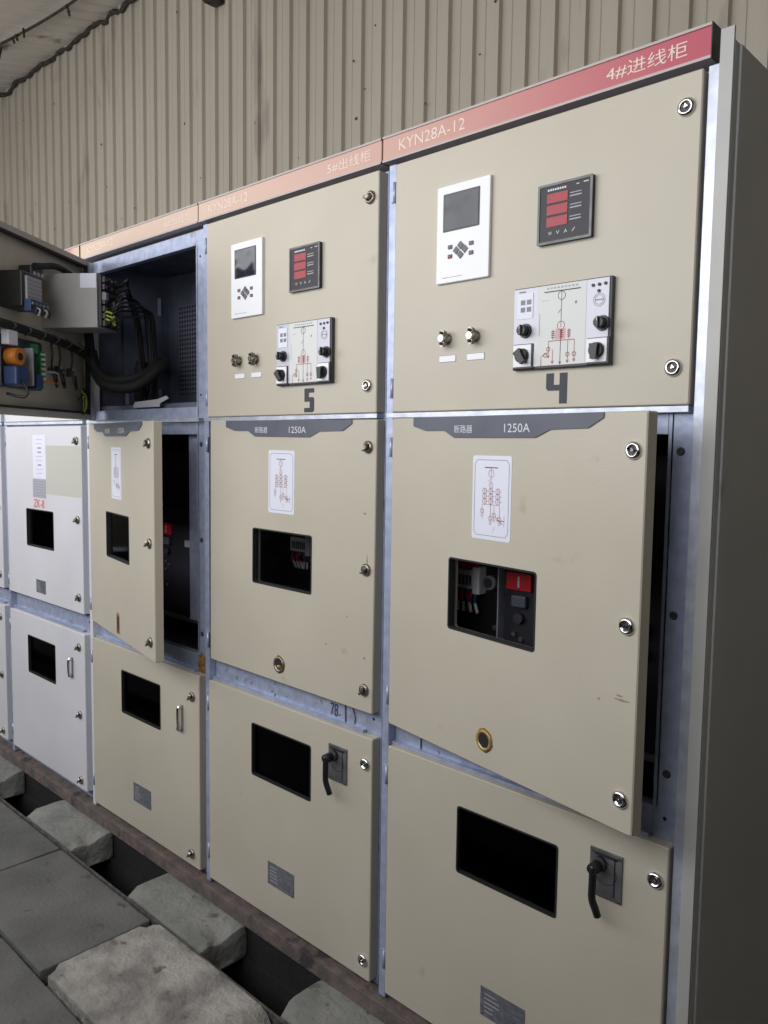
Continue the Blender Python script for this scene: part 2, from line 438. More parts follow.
p = P(); p.box(-7, 1.5, -.2035, -.1955, -.06, .006, 'angle_steel', .001); p.box(-7, 1.5, -.1955, -.189, -.06, -.004, 'angle_steel')
tag(p.build('edge_angle'), 'thin rusty steel edging strip running along the trench beside the paving slabs', 'steel edging')
blocks = [(-4.2, -3.86, 'pale stone block far down the trench beyond the white cabinet, outside the left edge'),
 (-3.42, -3.02, 'pale stone block across the trench at the left edge below the white cabinet'),
 (-2.60, -2.20, 'whitish stone block across the trench between the two left openings'),
 (-1.79, -1.345, 'stone block with a cracked end across the trench between the middle and right openings'),
 (-.985, -.50, 'stone block across the trench at the bottom edge, right of the last dark opening')]
for x0, x1, lb in blocks[1:]:
    o = rough_block('stone_block', x0, x1, -.184, -.001, -.11, 0, 'block', .008, .005, .03, ((x1 - .005, -.10, .06, .03), (x0 + .01, -.18, .05, .02), (x1 - .01, -.18, .05, .03)))
    tag(o, lb, 'stone block', 'stone blocks bridging the trench')
p = P()
p.box(-7, .06, -.016, -.008, 0, .047, 'rust_steel', .002); p.box(-7, .06, -.008, .06, .039, .047, 'rust_steel', .002); p.box(-7, .06, -.008, .03, 0, .008, 'rust_steel', .002)
tag(p.build('base_channel'), 'long reddish rusty steel channel the cabinets stand on', 'steel channel')

# ------------------------------------------------------------------ switchgear
HX, DW = .048, .744           # hinge position in a cabinet, door width
Z = dict(top=2.180, u0=1.586, m1=1.571, m0=.806, l1=.738, l0=.069)

def lock(parent, x, z, turn=0, style='dish', name='lock', **k):
    p = P(k.get('dx', 0))
    p.lathe((x, 0, z), [(.0165, 0), (.0165, .004), (.0125, .0075), (.0095, .0075), (.0085, .002)], 'chrome' if style == 'dish' else 'nickel', 20)
    p.cyl((x, -.001, z), (x, -.0035, z), .0085, 'charcoal', n=14)
    if style == 'dish':
        p.cyl((x + .001, -.004, z + .001), (x + .001, -.009, z + .001), .0042, 'chrome', n=3)
    else:
        a = turn
        for s in (1, -1):
            q = Vector((math.cos(a) * .012 * s, math.sin(a) * .012 * s))
            p.cyl((x, -.006, z), (x + q.x, -.016, z + q.y), .0055, 'nickel', .0035, 8)
        p.cyl((x, -.002, z), (x, -.016, z), .005, 'nickel', n=10)
    return p.build(name, parent)

def door_plate(name, cab, z0, z1, mat, win=None, frame=(HX, 0, 0), ang=0, roll=0, pan=False, x1=HX + DW, label=None):
    p = P(HX); holes = [rrect(*win, .008)] if win else []
    if pan:
        p.prism(rrect(HX, x1, z0, z1, .002, 2), 0, .004, mat, holes, .001)
        for a, b, c, d in ((HX, HX + .003, z0, z1), (x1 - .003, x1, z0, z1), (HX, x1, z0, z0 + .003), (HX, x1, z1 - .003, z1)):
            p.box(a, b, .004, .028, c, d, mat)
        for a, b, c, d in ((HX, HX + .022, z0, z1), (x1 - .022, x1, z0, z1), (HX + .022, x1 - .022, z0, z0 + .022), (HX + .022, x1 - .022, z1 - .022, z1)):
            p.box(a, b, .026, .029, c, d, 'grey_box')
        p.box(HX + .022, HX + .030, .022, .036, z0 + .02, z1 - .02, 'black_mat'); p.box(x1 - .030, x1 - .022, .022, .036, z0 + .02, z1 - .02, 'black_mat')
        p.box(HX + .03, x1 - .03, .022, .036, z1 - .030, z1 - .022, 'black_mat'); p.box(HX + .03, x1 - .03, .022, .036, z0 + .022, z0 + .030, 'black_mat')
    else:
        p.prism(rrect(HX, x1, z0, z1, .004, 3), 0, .028, mat, holes, .0022)
    o = p.build(name, cab, loc=frame, rot=(0, roll, -ang), label=label)
    if win:
        x0, xx1, a, b = win
        g = P(HX); g.box(x0 - .0, xx1 + .0, .010, .014, a, b, M['glass'] if name == 'middle_door' else M['glass_dark']); g.build('window_pane', o)
        g = P(HX); w = rrect(x0 - .0005, xx1 + .0005, a - .0005, b + .0005, .008); w2 = rrect(x0 + .0035, xx1 - .0035, a + .0035, b - .0035, .006)
        g.prism(w, -.0012, .016, 'black_mat', [w2]); g.build('window_gasket', o)
    return o

def sld_label(par, x0, x1, z0, z1, y=-.0008, narrow=False):
    """white sticker with a one-line wiring diagram"""
    p = P(HX); p.prism(rrect(x0, x1, z0, z1, .006), y, 0, 'sticker')
    w = x1 - x0; h = z1 - z0; yy = y - .0004
    def L(a, b, c, d, m='diagram', t=.0009): p.line(x0 + a * w, z0 + b * h, x0 + c * w, z0 + d * h, yy, m, t)
    for a, b, c, d in ((.06, .1, .06, .9), (.94, .1, .94, .9), (.12, .95, .88, .95), (.12, .05, .88, .05), (.06, .9, .12, .95), (.94, .9, .88, .95), (.06, .1, .12, .05), (.94, .1, .88, .05)):
        L(a, b, c, d, 'print_grey', .0012)
    L(.32, .86, .66, .86, 'line_dark', .0022)
    L(.49, .86, .49, .22)
    p.ring2d(x0 + .49 * w, z0 + .79 * h, .008, yy, 'diagram', .0012)
    L(.49, .73, .42, .69); p.ring2d(x0 + .49 * w, z0 + .65 * h, .006, yy, 'diagram', .001)
    for cx in (.33, .49, .67):
        L(cx, .62, cx, .44)
        for cz in (.58, .52, .46):
            p.ring2d(x0 + cx * w, z0 + cz * h, .0065, yy, 'diagram', .0013, 8); L(cx, cz, cx + .1, cz)
    L(.27, .42, .72, .42)
    for cx, b in ((.27, .28), (.49, .2), (.58, .24), (.72, .2)):
        L(cx, .42, cx, b); p.ring2d(x0 + cx * w, z0 + (b + .06) * h, .005, yy, 'diagram', .0013, 8)
        L(cx - .04, b + .02, cx, b - .02); L(cx + .04, b + .02, cx, b - .02)
    L(.65, .24, .85, .24, t=.0022); L(.84, .3, .84, .17); L(.62, .28, .8, .2, t=.002); L(.6, .16, .56, .10)
    return p.build('wiring_diagram_sticker', par)

def keyhole(par, x, z, mat='brass', slot=False):
    p = P(HX)
    if slot:
        p.prism([(x - .018, z - .040), (x + .018, z - .036), (x + .016, z + .030), (x, z + .040), (x - .018, z + .028)], -.0006, 0, 'rust')
        p.prism(rrect(x - .008, x + .008, z - .026, z + .026, .007), -.0014, 0, 'dark')
    else:
        n = 26; ring = [(x + (.0265 + random.uniform(-.0015, .0015)) * math.cos(2 * math.pi * i / n), z + (.0265 + random.uniform(-.002, .002)) * math.sin(2 * math.pi * i / n)) for i in range(n)]
        p.prism(ring, -.0006, 0, 'rust')
        p.lathe((x, 0, z), [(.024, 0), (.024, .003), (.020, .0045), (.0165, .0035), (.016, .001)], mat, 28)
        p.cyl((x, -.0005, z), (x, -.0022, z), .016, 'dark', n=24)
        if mat == 'nickel':
            p.cyl((x + .004, -.002, z - .004), (x + .006, -.006, z - .008), .008, 'brass', n=10)
    return p.build('operating_hole', par)

def badge(par, words=True, x0=.135, x1=.690):
    zt = 1.5705
    p = P(HX); w = x1 - x0
    poly = [(x0, zt), (x0, zt - .020), (x0 + .045, zt - .031), (x0 + .20 * w, zt - .031), (x0 + .26 * w, zt - .047), (x0 + .70 * w, zt - .047), (x0 + .77 * w, zt - .031), (x1 - .035, zt - .029), (x1, zt - .010), (x1, zt)]
    p.prism(poly, -.003, 0, 'slate')
    if words:
        p.text('断路器', x0 + .265 * w, x0 + .37 * w, zt - .037, zt - .019, -.0036, 'white_ink')
        p.text('1250A', x0 + .545 * w, x0 + .675 * w, zt - .036, zt - .018, -.0036, 'white_ink')
    return p.build('name_badge', par)

def name_plate(par, x0=.358, x1=.480, z0=.175, z1=.246):
    p = P(HX); p.box(x0, x1, -.0015, 0, z0, z1, 'nameplate')
    for i in range(5):
        z = z1 - .014 - i * .0105
        p.line(x0 + .012, z, x0 + random.uniform(.035, .055), z, -.002, 'label_grey', .003)
        if i in (1, 3, 4): p.line(x0 + .066, z, x1 - .014, z, -.002, 'plate_grey', .0022)
    for a in (x0 + .006, x1 - .006):
        for b in (z0 + .006, z1 - .006): p.cyl((a, -.001, b), (a, -.003, b), .002, 'nickel', n=8)
    return p.build('rating_plate', par)

def crank_handle(cab):
    p = P(0); p.box(.628, .700, -.004, 0, .586, .686, 'plate_grey', .001)
    p.line(.640, .676, .690, .676, -.0045, 'dark', .006); p.line(.684, .596, .684, .676, -.0045, 'dark', .003)
    p.ring2d(.664, .640, .024, -.0045, 'dark', .0012, 18)
    for a in (.634, .694):
        for b in (.592, .680): p.cyl((a, -.003, b), (a, -.006, b), .003, 'nickel', n=8)
    o = p.build('earthing_switch_plate', cab)
    q = P(0); q.cyl((.653, -.004, .658), (.653, -.016, .658), .015, 'charcoal', .013, 16)
    q.cyl((.653, -.016, .658), (.653, -.030, .658), .010, 'black', .012, 16)
    q.cyl((.653, -.026, .658), (.653, -.042, .658), .013, 'black', .011, 16)
    q.tube([(.653, -.036, .666), (.653, -.037, .625), (.653, -.036, .595), (.660, -.034, .575), (.664, -.031, .560)], .0078, 'black', 10)
    q.build('lever', o); return o

def bar_handle(cab, x, z0, z1):
    p = P(0)
    p.box(x - .006, x + .006, -.003, 0, z0 - .006, z1 + .006, 'grey', .001)
    p.cyl((x, 0, z0 + .004), (x, -.014, z0 + .004), .0045, 'chrome', n=10); p.cyl((x, 0, z1 - .004), (x, -.014, z1 - .004), .0045, 'chrome', n=10)
    p.tube([(x, -.010, z0 - .004), (x, -.016, z0 + .012), (x, -.017, z1 - .012), (x, -.010, z1 + .004)], .0055, 'chrome', 10)
    p.cyl((x - .012, -.002, z0 - .002), (x - .012, -.012, z0 - .002), .008, 'nickel', n=12)
    return p.build('door_handle', cab)

def relay(cab):
    p = P(-.003); p.box(.185, .334, -.009, 0, 1.876, 2.093, 'white', .0018)
    o = p.build('protection_relay', cab, label='white rectangular protection relay')
    s = P(-.003); s.box(.207, .304, -.0105, -.008, 1.993, 2.071, 'screen'); s.prism(rrect(.204, .307, 1.990, 2.074, .002), -.0098, -.008, 'charcoal', [rrect(.209, .302, 1.995, 2.069, .002)]); s.build('screen', o)
    k = P(-.003)
    for x, z, m in ((.226, 1.955, 'key_grey'), (.226, 1.934, 'key_grey'), (.286, 1.955, 'key_grey'), (.286, 1.934, 'key_grey')):
        k.box(x - .006, x + .006, -.0115, -.008, z - .0045, z + .0045, m, .001)
    for x, z in ((.244, 1.945), (.256, 1.955), (.256, 1.934), (.268, 1.945)):
        k.prism([(x - .009, z), (x, z - .009), (x + .009, z), (x, z + .009)], -.0115, -.008, 'key_grey')
    k.box(.222, .230, -.0118, -.0100, 1.931, 1.937, 'line_red'); k.build('keypad', o)
    t = P(-.003); t.line(.205, 1.888, .22, 1.888, -.0095, 'label_grey', .002); t.line(.222, 1.888, .262, 1.888, -.0095, 'label_grey', .0012); t.build('maker_mark', o)
    return o

def meter(cab):
    p = P(-.005); p.box(.456, .581, -.010, 0, 1.920, 2.040, 'meter_face', .002)
    p.prism(rrect(.456, .581, 1.920, 2.040, .002), -.0115, -.009, 'plate_grey', [rrect(.461, .576, 1.925, 2.035, .002)])
    for i in range(4): p.text('WVA/'[i], .483 + i * .018, .491 + i * .018, 1.937, 1.944, -.0108, 'white_ink')
    for i in range(8): p.line(.479 + i * .0055, 2.027, .483 + i * .0055, 2.027, -.0106, 'white_ink', .004)
    for i in range(3):
        z = 2.013 - i * .023
        p.line(.531, z, .557, z, -.0106, 'label_grey', .0018); p.line(.531, z - .006, .557, z - .006, -.0106, 'label_grey', .0026)
    p.line(.545, 2.028, .551, 2.028, -.0106, 'white_ink', .002); p.line(.561, 2.029, .572, 2.029, -.0106, 'white_ink', .002)
    o = p.build('power_meter', cab, label='dark square meter with three red readouts')
    for i in range(3):
        z = 2.010 - i * .0235
        s = P(-.005); s.box(.478, .526, -.0112, -.0095, z - .0095, z + .0095, 'led'); s.build('red_readout', o)
    return o

def mimic(cab):
    X0, X1, Z0, Z1 = .399, .627, 1.667, 1.838
    p = P(-.010); p.box(X0, X1, -.012, 0, Z0, Z1, 'charcoal', .002); p.box(X0 + .002, X1 - .005, -.0145, -.011, Z0 + .005, Z1 - .002, 'silver_face', .001)
    p.box(.459, .573, -.0150, -.0140, Z0 + .006, Z1 - .003, 'mimic_white')
    y = -.0154
    def L(a, b, c, d, m='line_red', t=.0011): p.line(a, b, c, d, y, m, t)
    L(.476, 1.822, .560, 1.822, 'line_dark', .0022)
    for i in range(9): p.line(.482 + i * .0083, 1.829, .487 + i * .0083, 1.829, y, 'label_grey', .0035)
    L(.517, 1.822, .517, 1.79, 'line_dark'); p.ring2d(.517, 1.812, .0085, y, 'line_dark')
    L(.517, 1.79, .517, 1.748, 'line_dark'); L(.517, 1.785, .509, 1.777); p.ring2d(.517, 1.752, .0085, y, 'line_red'); L(.517, 1.744, .517, 1.674, 'line_dark')
    for cx in (.499, .519, .536):
        for z in (1.741, 1.737, 1.733, 1.729): L(cx - .004, z, cx + .004, z, t=.002)
        L(cx, 1.745, cx, 1.724)
    p.box(.504, .528, -.0152, -.0150, 1.724, 1.746, simple('pink_print', (.62, .42, .44), .6))
    L(.489, 1.722, .549, 1.722, t=.0014)
    for cx, b in ((.489, 1.688), (.499, 1.676), (.517, 1.674), (.534, 1.676), (.549, 1.678)):
        L(cx, 1.722 if cx != .499 else 1.705, cx, b); L(cx - .003, b + .006, cx, b); L(cx + .003, b + .006, cx, b)
    for cx, cz in ((.534, 1.693), (.549, 1.693), (.489, 1.706), (.482, 1.694)): p.ring2d(cx, cz, .0042, y, 'line_red', .0014, 8)
    L(.472, 1.692, .489, 1.700); L(.472, 1.692, .472, 1.672); L(.466, 1.78, .466, 1.735, 'label_grey', .0012); L(.470, 1.805, .486, 1.805, 'label_grey', .001)
    L(.548, 1.795, .552, 1.795, 'green', .003); L(.550, 1.791, .550, 1.799, 'green', .001)
    # status window with four lamps, three small lamps, round seal
    p.box(.411, .449, -.0156, -.014, 1.773, 1.825, 'sticker')
    for a in (.4245, .4395):
        for b in (1.792, 1.807): p.box(a - .0055, a + .0055, -.0160, -.0150, b - .005, b + .005, 'grey')
    p.line(.414, 1.829, .43, 1.829, -.0150, 'print_grey', .003); L(.418, 1.778, .443, 1.778, 'label_grey', .0012)
    for a, b in ((.587, 1.823), (.6005, 1.8235), (.614, 1.824), (.600, 1.811)): p.cyl((a, -.014, b), (a, -.0168, b), .0032, 'ink', n=12)
    for r in (.0125, .009): p.ring2d(.601, 1.794, r, -.0150, 'print_grey', .0009, 20)
    p.line(.592, 1.794, .610, 1.794, -.0150, 'print_grey', .002)
    o = p.build('mimic_panel', cab, label='silver panel with a red one-line diagram, knobs and switches')
    for x in (.432, .610):
        k = P(-.010); k.cyl((x, -.014, 1.748), (x, -.019, 1.748), .0155, 'charcoal', .0145, 22); k.cyl((x, -.019, 1.748), (x, -.034, 1.748), .0115, 'black', .0105, 20)
        k.box(x - .0025, x + .0025, -.039, -.033, 1.737, 1.759, 'charcoal', .001)
        k.line(x, 1.750, x, 1.759, -.0395, 'white_ink', .0016); k.build('selector_knob', o)
    for x, a in ((.4265, .6), (.600, 0)):
        k = P(-.010); k.box(x - .0225, x + .0265, -.017, -.013, 1.669, 1.721, 'black', .001); k.box(x - .0220, x + .0225, -.0185, -.016, 1.673, 1.7195, 'white', .001)
        k.cyl((x + .002, -.018, 1.696), (x + .002, -.028, 1.696), .0160, 'black', .0145, 20)
        c, s = math.cos(a - math.pi / 2), math.sin(a - math.pi / 2)
        n = (-s, c); cx, cz = x + .002, 1.696
        poly = [(cx - c * .012 + n[0] * .009, cz - s * .012 + n[1] * .009), (cx - c * .012 - n[0] * .009, cz - s * .012 - n[1] * .009), (cx + c * .018 - n[0] * .006, cz + s * .018 - n[1] * .006), (cx + c * .018 + n[0] * .006, cz + s * .018 + n[1] * .006)]
        k.prism(poly, -.036, -.026, 'black'); k.build('rotary_switch', o)
    return o

def push_switch(cab, x):
    p = P(0); z = 1.750
    p.cyl((x + .004, 0, z), (x + .004, -.004, z), .0130, 'nickel', n=18)
    p.cyl((x + .004, -.004, z), (x + .004, -.018, z), .0105, 'nickel', n=18)
    for s in (-1, 1):
        p.cyl((x + .004, -.010, z + .012 * s), (x + .004, -.022, z + .012 * s), .0065, 'nickel', .0075, 14)
        p.cyl((x + .004, -.020, z + .012 * s), (x + .004, -.027, z + .012 * s), .0035, 'dark', n=8)
    p.cyl((x + .004, -.018, z), (x + .004, -.026, z), .0075, 'chrome', n=14)
    o = p.build('test_switch', cab)
    q = P(0); q.box(x - .019, x + .029, -.0012, 0, 1.699, 1.7125, 'white' ); q.prism(rrect(x - .020, x + .030, 1.698, 1.7135, .001), -.0008, 0, 'print_grey'); q.build('switch_label', o)
    return o

def digit(cab, d):
    p = P(0)
    if d == '4':
        p.prism([(.487, 1.658), (.505, 1.658), (.505, 1.634), (.519, 1.634), (.519, 1.658), (.537, 1.658), (.537, 1.595), (.519, 1.595), (.519, 1.622), (.492, 1.622), (.487, 1.627)], -.0008, 0, 'ink')
    else:
        p.prism([(.516, 1.657), (.556, 1.657), (.556, 1.645), (.534, 1.645), (.534, 1.633), (.552, 1.633), (.556, 1.628), (.556, 1.597), (.550, 1.592), (.515, 1.592), (.515, 1.604), (.538, 1.604), (.538, 1.621), (.516, 1.621)], -.0008, 0, 'ink')
    return p.build('painted_number', cab)

def header(cab, left=None, right=None, endcap=False, last=False):
    p = P(0); z0, z1 = 2.194, 2.253
    e = (.8035 if last else .798) if endcap else .797
    p.box(.003, e, .002, .05, z0, z1, 'strip')
    p.box(.003, e, -.001, .05, z1 - .004, z1 + .001, 'alu'); p.box(.003, e, -.001, .05, z0 - .001, z0 + .004, 'alu')
    if endcap: p.box(e, e + .002, -.001, .051, z0 - .001, z1 + .001, 'black')
    if left: p.text(left, .056, .255, 2.211, 2.237, .0014, 'faded_ink')
    if right: p.text(right, .600, .760, 2.210, 2.238, .0014, 'faded_ink')
    return p.build('name_strip', cab)

def body(cab, lit_post=False, last=False):
    G = 'galv_shaded'; p = P(0)
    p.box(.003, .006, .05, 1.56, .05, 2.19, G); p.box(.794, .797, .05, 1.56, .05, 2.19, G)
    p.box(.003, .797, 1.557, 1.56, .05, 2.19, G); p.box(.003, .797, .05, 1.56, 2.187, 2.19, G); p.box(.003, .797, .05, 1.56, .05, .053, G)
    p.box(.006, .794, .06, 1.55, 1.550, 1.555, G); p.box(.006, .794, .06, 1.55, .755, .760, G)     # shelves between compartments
    p.box(.006, .794, .38, .384, 1.555, 2.187, G); p.box(.006, .794, .95, .954, .76, 1.55, 'galv_shaded')
    p.build('housing', cab)
    f = P(0); S = 'galv'
    f.box(.021, .044, .006, .05, .05, 2.184, 'white_paint' if lit_post else 'galv', .0015)           # hinge post; cabinet 6's white stands in for direct light on it
    f.box(.003, .021, .050, .06, .05, 2.184, 'galv_shaded', .001)  # recessed filler, dark tone painted in for the shade of the gap
    f.box(.742, .797, .030, .055, .05, 2.184, S, .0015); f.box(.7495, .7525, .030, .075, .8, 2.14, S)
    f.box(.046, .742, .030, .055, 2.138, 2.184, S, .0015)
    f.box(.046, .742, .030, .055, 1.532, 1.622, S, .0015)
    f.box(.022, .790, .004, .030, 1.5725, 1.5850, 'galv_bright', .001)                      # narrow bright strip between the doors
    f.box(.046, .742, .030, .055, .695, .800, S, .0015)
    f.box(.046, .742, .016, .030, .739, .746, 'galv')
    f.box(.046, .742, .030, .055, .05, .085, S, .0015)
    for z in (1.50, 1.185, .87):
        f.lathe((.768, .030, z), [(.0085, 0), (.008, .002), (.0055, .003), (.005, .001)], 'charcoal', 14)
    for z in (2.10, 1.66, .78, .12): f.lathe((.768, .030, z), [(.004, 0), (.004, .001)], 'dark', 10)
    if last: f.box(.797, .8165, .010, .05, .05, 2.184, 'galv_bright', .001)
    f.build('front_frame', cab)
    for z in (2.115, 1.645, 1.50, .87, .66, .16):
        h = P(0); h.cyl((.0445, .001, z - .024), (.0445, .001, z + .024), .0042, 'galv', n=10); h.box(.030, .0445, .002, .006, z - .022, z + .022, 'galv'); h.build('hinge', cab)

ROW = 'row of switchgear cabinets'
CABS = {
 4: 'beige steel switchgear cabinet marked 4, nearest, its breaker door hanging ajar on the right',
 5: 'beige steel switchgear cabinet marked 5, all three doors shut, second from the right',
 6: 'beige switchgear cabinet with its top door swung wide open, showing wiring',
 7: 'switchgear cabinet with white doors, partly hidden behind the open wired door',
 8: 'switchgear cabinet cut off by the left edge, only its door latches showing'}
MWIN = (.276, .543, 1.087, 1.252); LWIN = (.277, .551, .492, .655)
for i, num in enumerate((4, 5, 6, 7, 8)):
    X0 = -.8 * (i + 1)
    cab = thing('switchgear_cabinet', CABS[num], 'electrical cabinet', (X0, 0, 0))
    body(cab, num == 6, num == 4)
    header(cab, 'KYN28A-12' if num in (4, 5, 6) else None, {4: '4#进线柜', 5: '5#出线柜', 6: '6#出线柜'}.get(num), num in (4, 7), num == 4)
    mat = 'white_paint' if num >= 7 else 'beige'
    # --- upper door
    if num != 6:
        d = door_plate('upper_door', cab, Z['u0'], Z['top'], mat)
        if num in (4, 5):
            lock(d, .764, 2.119, 0, 'dish' if num == 4 else 'wing', dx=HX); lock(d, .760, 1.655, 0, 'dish', dx=HX)
            relay(cab); meter(cab); mimic(cab); push_switch(cab, .215); push_switch(cab, .296); digit(cab, str(num))
    # --- middle door
    ang, roll = {4: (R(9.6), 0), 6: (R(11.6), 0), 5: (0, R(.45))}.get(num, (0, 0))
    if num <= 6:
        MW = tuple(q - .007 if k < 2 else q for k, q in enumerate(MWIN))
        d = door_plate('middle_door', cab, {4: .797}.get(num, Z['m0']), Z['m1'], mat, MW, (HX + (.004 if num == 5 else 0), 0, .004 if num == 5 else 0), ang, roll, x1={4: .783, 5: .779}.get(num, .789))
        md = d; badge(d, True); sld_label(d, .343, .460, 1.304, 1.485)
        st = 'dish' if num == 4 else 'wing'
        for z, a in ((1.501, .9), (1.184, .7), (.860 if num == 4 else .866, 1.1)): lock(d, .757 if num == 4 else .750, z, a, st, dx=HX)
        keyhole(d, .398, .860, 'nickel' if num == 5 else 'brass', num == 6)
    else:
        W = (.255, .524, 1.046, 1.210)
        d = door_plate('middle_door', cab, Z['m0'] + .01, Z['m1'] - .006, mat, W, x1=.782)
        for z, a in ((1.506, .9), (1.193, .7), (.880, 1.1)): lock(d, .745, z, a, 'wing', dx=HX)
        if num == 7:
            p = P(HX); p.box(.335, .462, -.0008, 0, 1.345, 1.529, 'sticker')
            for k in range(9):
                if k in (2, 3, 6): p.line(.385, 1.51 - k * .018, .42, 1.51 - k * .018, -.0012, 'print_grey', .006)
                else: p.line(.37, 1.51 - k * .018, .43, 1.51 - k * .018, -.0012, 'label_grey', .002)
            p.build('wiring_diagram_sticker', d)
            p = P(HX); p.box(.330, .458, -.0010, 0, 1.262, 1.342, 'label_grey')
            for k in range(6): p.line(.34, 1.332 - k * .012, .445, 1.332 - k * .012, -.0013, 'print_grey', .002)
            p.build('data_label', d)
            p = P(HX); p.box(.322, .458, -.0007, 0, 1.215, 1.258, simple('pink_smudge', (.72, .58, .62), .6)); p.text('ZK-8', .338, .440, 1.220, 1.254, -.0012, 'line_red'); p.build('painted_number', d)
            p = P(HX); p.box(.462, .776, -.0006, 0, 1.282, 1.486, 'pale_patch'); p.build('bare_patch', d, label='pale beige patch where a notice was peeled off')
            name_plate(d, .344, .436, .850, .906)
    # --- lower door
    if num <= 6:
        d = door_plate('lower_door', cab, Z['l0'], Z['l1'], mat, LWIN)
        name_plate(d)
        if num == 6:
            lock(d, .752, .660, .9, 'wing', dx=HX); lock(d, .745, .113, .9, 'wing', dx=HX); bar_handle(cab, .690, .535, .612)
        else:
            lock(d, .768, .666, 0, 'dish', dx=HX); lock(d, .768, .122, 0, 'dish', dx=HX); crank_handle(cab)
    else:
        d = door_plate('lower_door', cab, .085, Z['l1'] - .004, mat, (.240, .516, .474, .643), x1=.782)
        for z in (.676, .397, .123): lock(d, .735, z, .9, 'wing', dx=HX)
        bar_handle(cab, .674, .548, .618)
    if num in (4, 5):
        p = P(HX)
        for (a, b, w, h) in {4: ((.752, 1.045, .022, .003), (.700, 1.035, .004, .004), (.745, 1.052, .010, .002)), 5: ((.742, 1.33, .006, .004), (.752, 1.21, .003, .02), (.748, .95, .004, .005), (.60, .96, .006, .003), (.68, 1.05, .003, .003))}[num]:
            n = 10; p.prism([(a + w * math.cos(2 * math.pi * k / n) * random.uniform(.6, 1), b + h * math.sin(2 * math.pi * k / n) * random.uniform(.6, 1)) for k in range(n)], -.0004, 0, 'smudge')
        p.build('smudges', md, kind='stuff')
    # handwriting and rust on the galvanised strips
    if num in (4, 5, 6):
        p = P(0)
        p.text('78', .60, .63, .752, .788, .0285, 'scribble') if num == 5 else None
        for k in range(14 if num != 6 else 5):
            a = random.uniform(.06, .70); b = random.uniform(.755, .795)
            p.line(a, b, a + random.uniform(-.008, .008), b - random.uniform(.004, .012), .0285, 'rust' if k % 3 else 'scribble', .0025)
        if num == 5: p.line(.660, .793, .662, .742, .0285, 'scribble', .005); p.line(.69, .79, .70, .765, .0285, 'scribble', .004); p.line(.70, .765, .697, .75, .0285, 'scribble', .004)
        if num == 4: p.line(.135, .793, .135, .742, .0285, 'scribble', .005)
        p.build('scribbled_marks', cab, kind='stuff')
    if num == 6:
        p = P(0)
        n = 18; p.prism([(.768 + .028 * math.cos(2 * math.pi * k / n) * random.uniform(.7, 1.1), .765 + .045 * math.sin(2 * math.pi * k / n) * random.uniform(.75, 1.1)) for k in range(n)], .0285, .0295, 'rust')
        p.build('rust_stain', cab, label='orange-brown rust stain')
        CAB6 = cab
    if num == 4: CAB4 = cab
    if num == 5: CAB5 = cab

# ------------------------------------------------------------------ cabinet 6: open upper door and what it carries
cab = CAB6; ANG = R(54); FR = (.048, -.016, 0)
d = door_plate('upper_door', cab, Z['u0'], Z['top'], 'beige', frame=FR, ang=ANG, pan=True, label='open door seen from its wired inner side')
lock(d, .764, 2.119, 0, 'wing', dx=HX); lock(d, .760, 1.655, 0, 'dish', dx=HX)
def dpart(p, name, label=None): return p.build(name, cab, FR, -ANG, label)
# relay housing
p = P(HX); p.box(.192, .333, .004, .205, 1.893, 2.076, 'grey_box', .002)
o = dpart(p, 'relay_housing', 'grey metal box of the protection relay')
q = P(HX); q.box(.3331, .3340, .145, .203, 2.026, 2.074, 'sticker'); q.build('data_label', o)
q = P(HX); q.box(.200, .325, .205, .216, 1.900, 2.070, 'black')
for r_ in range(3):
    for k in range(7):
        z = 1.910 + k * .0245; a = .222 + r_ * .042
        q.box(a - .012, a + .012, .216, .226, z - .009, z + .009, 'charcoal'); q.cyl((a, .226, z), (a, .228, z), .005, 'nickel', n=8)
for a, b in ((.30, 2.0), (.24, 1.98)): q.box(a, a + .02, .21, .232, b - .012, b + .012, 'grey')
q.build('terminal_strip', o)
# meter housing
p = P(HX); p.box(.460, .578, .004, .082, 1.924, 2.036, 'black', .003); o = dpart(p, 'meter_housing', 'black meter case')
q = P(HX); q.box(.478, .560, .082, .090, 1.950, 2.022, 'label_grey')
for k in range(6): q.line(.0, 0, 0, 0, 0, 'grey')
for k in range(5): q.box(.480, .558, .0902, .0910, 1.957 + k * .013, 1.959 + k * .013, 'grey')
q.box(.470, .566, .082, .105, 1.912, 1.948, 'blue')
for k in range(5): q.cyl((.478 + k * .02, .105, 1.935), (.478 + k * .02, .110, 1.935), .006, 'nickel', n=8); q.tube([(.478 + k * .02, .105, 1.925), (.478 + k * .02, .118, 1.918), (.478 + k * .02, .112, 1.90)], .003, 'wire_white' if k % 2 else 'black', 6)
q.build('connector', o)
p = P(HX); p.box(.400, .470, .006, .05, 2.03, 2.075, 'black', .003)
for k in range(3): p.cyl((.41 + k * .022, .05, 2.05), (.41 + k * .022, .054, 2.05), .007, 'label_grey', n=8)
dpart(p, 'wire_duct')
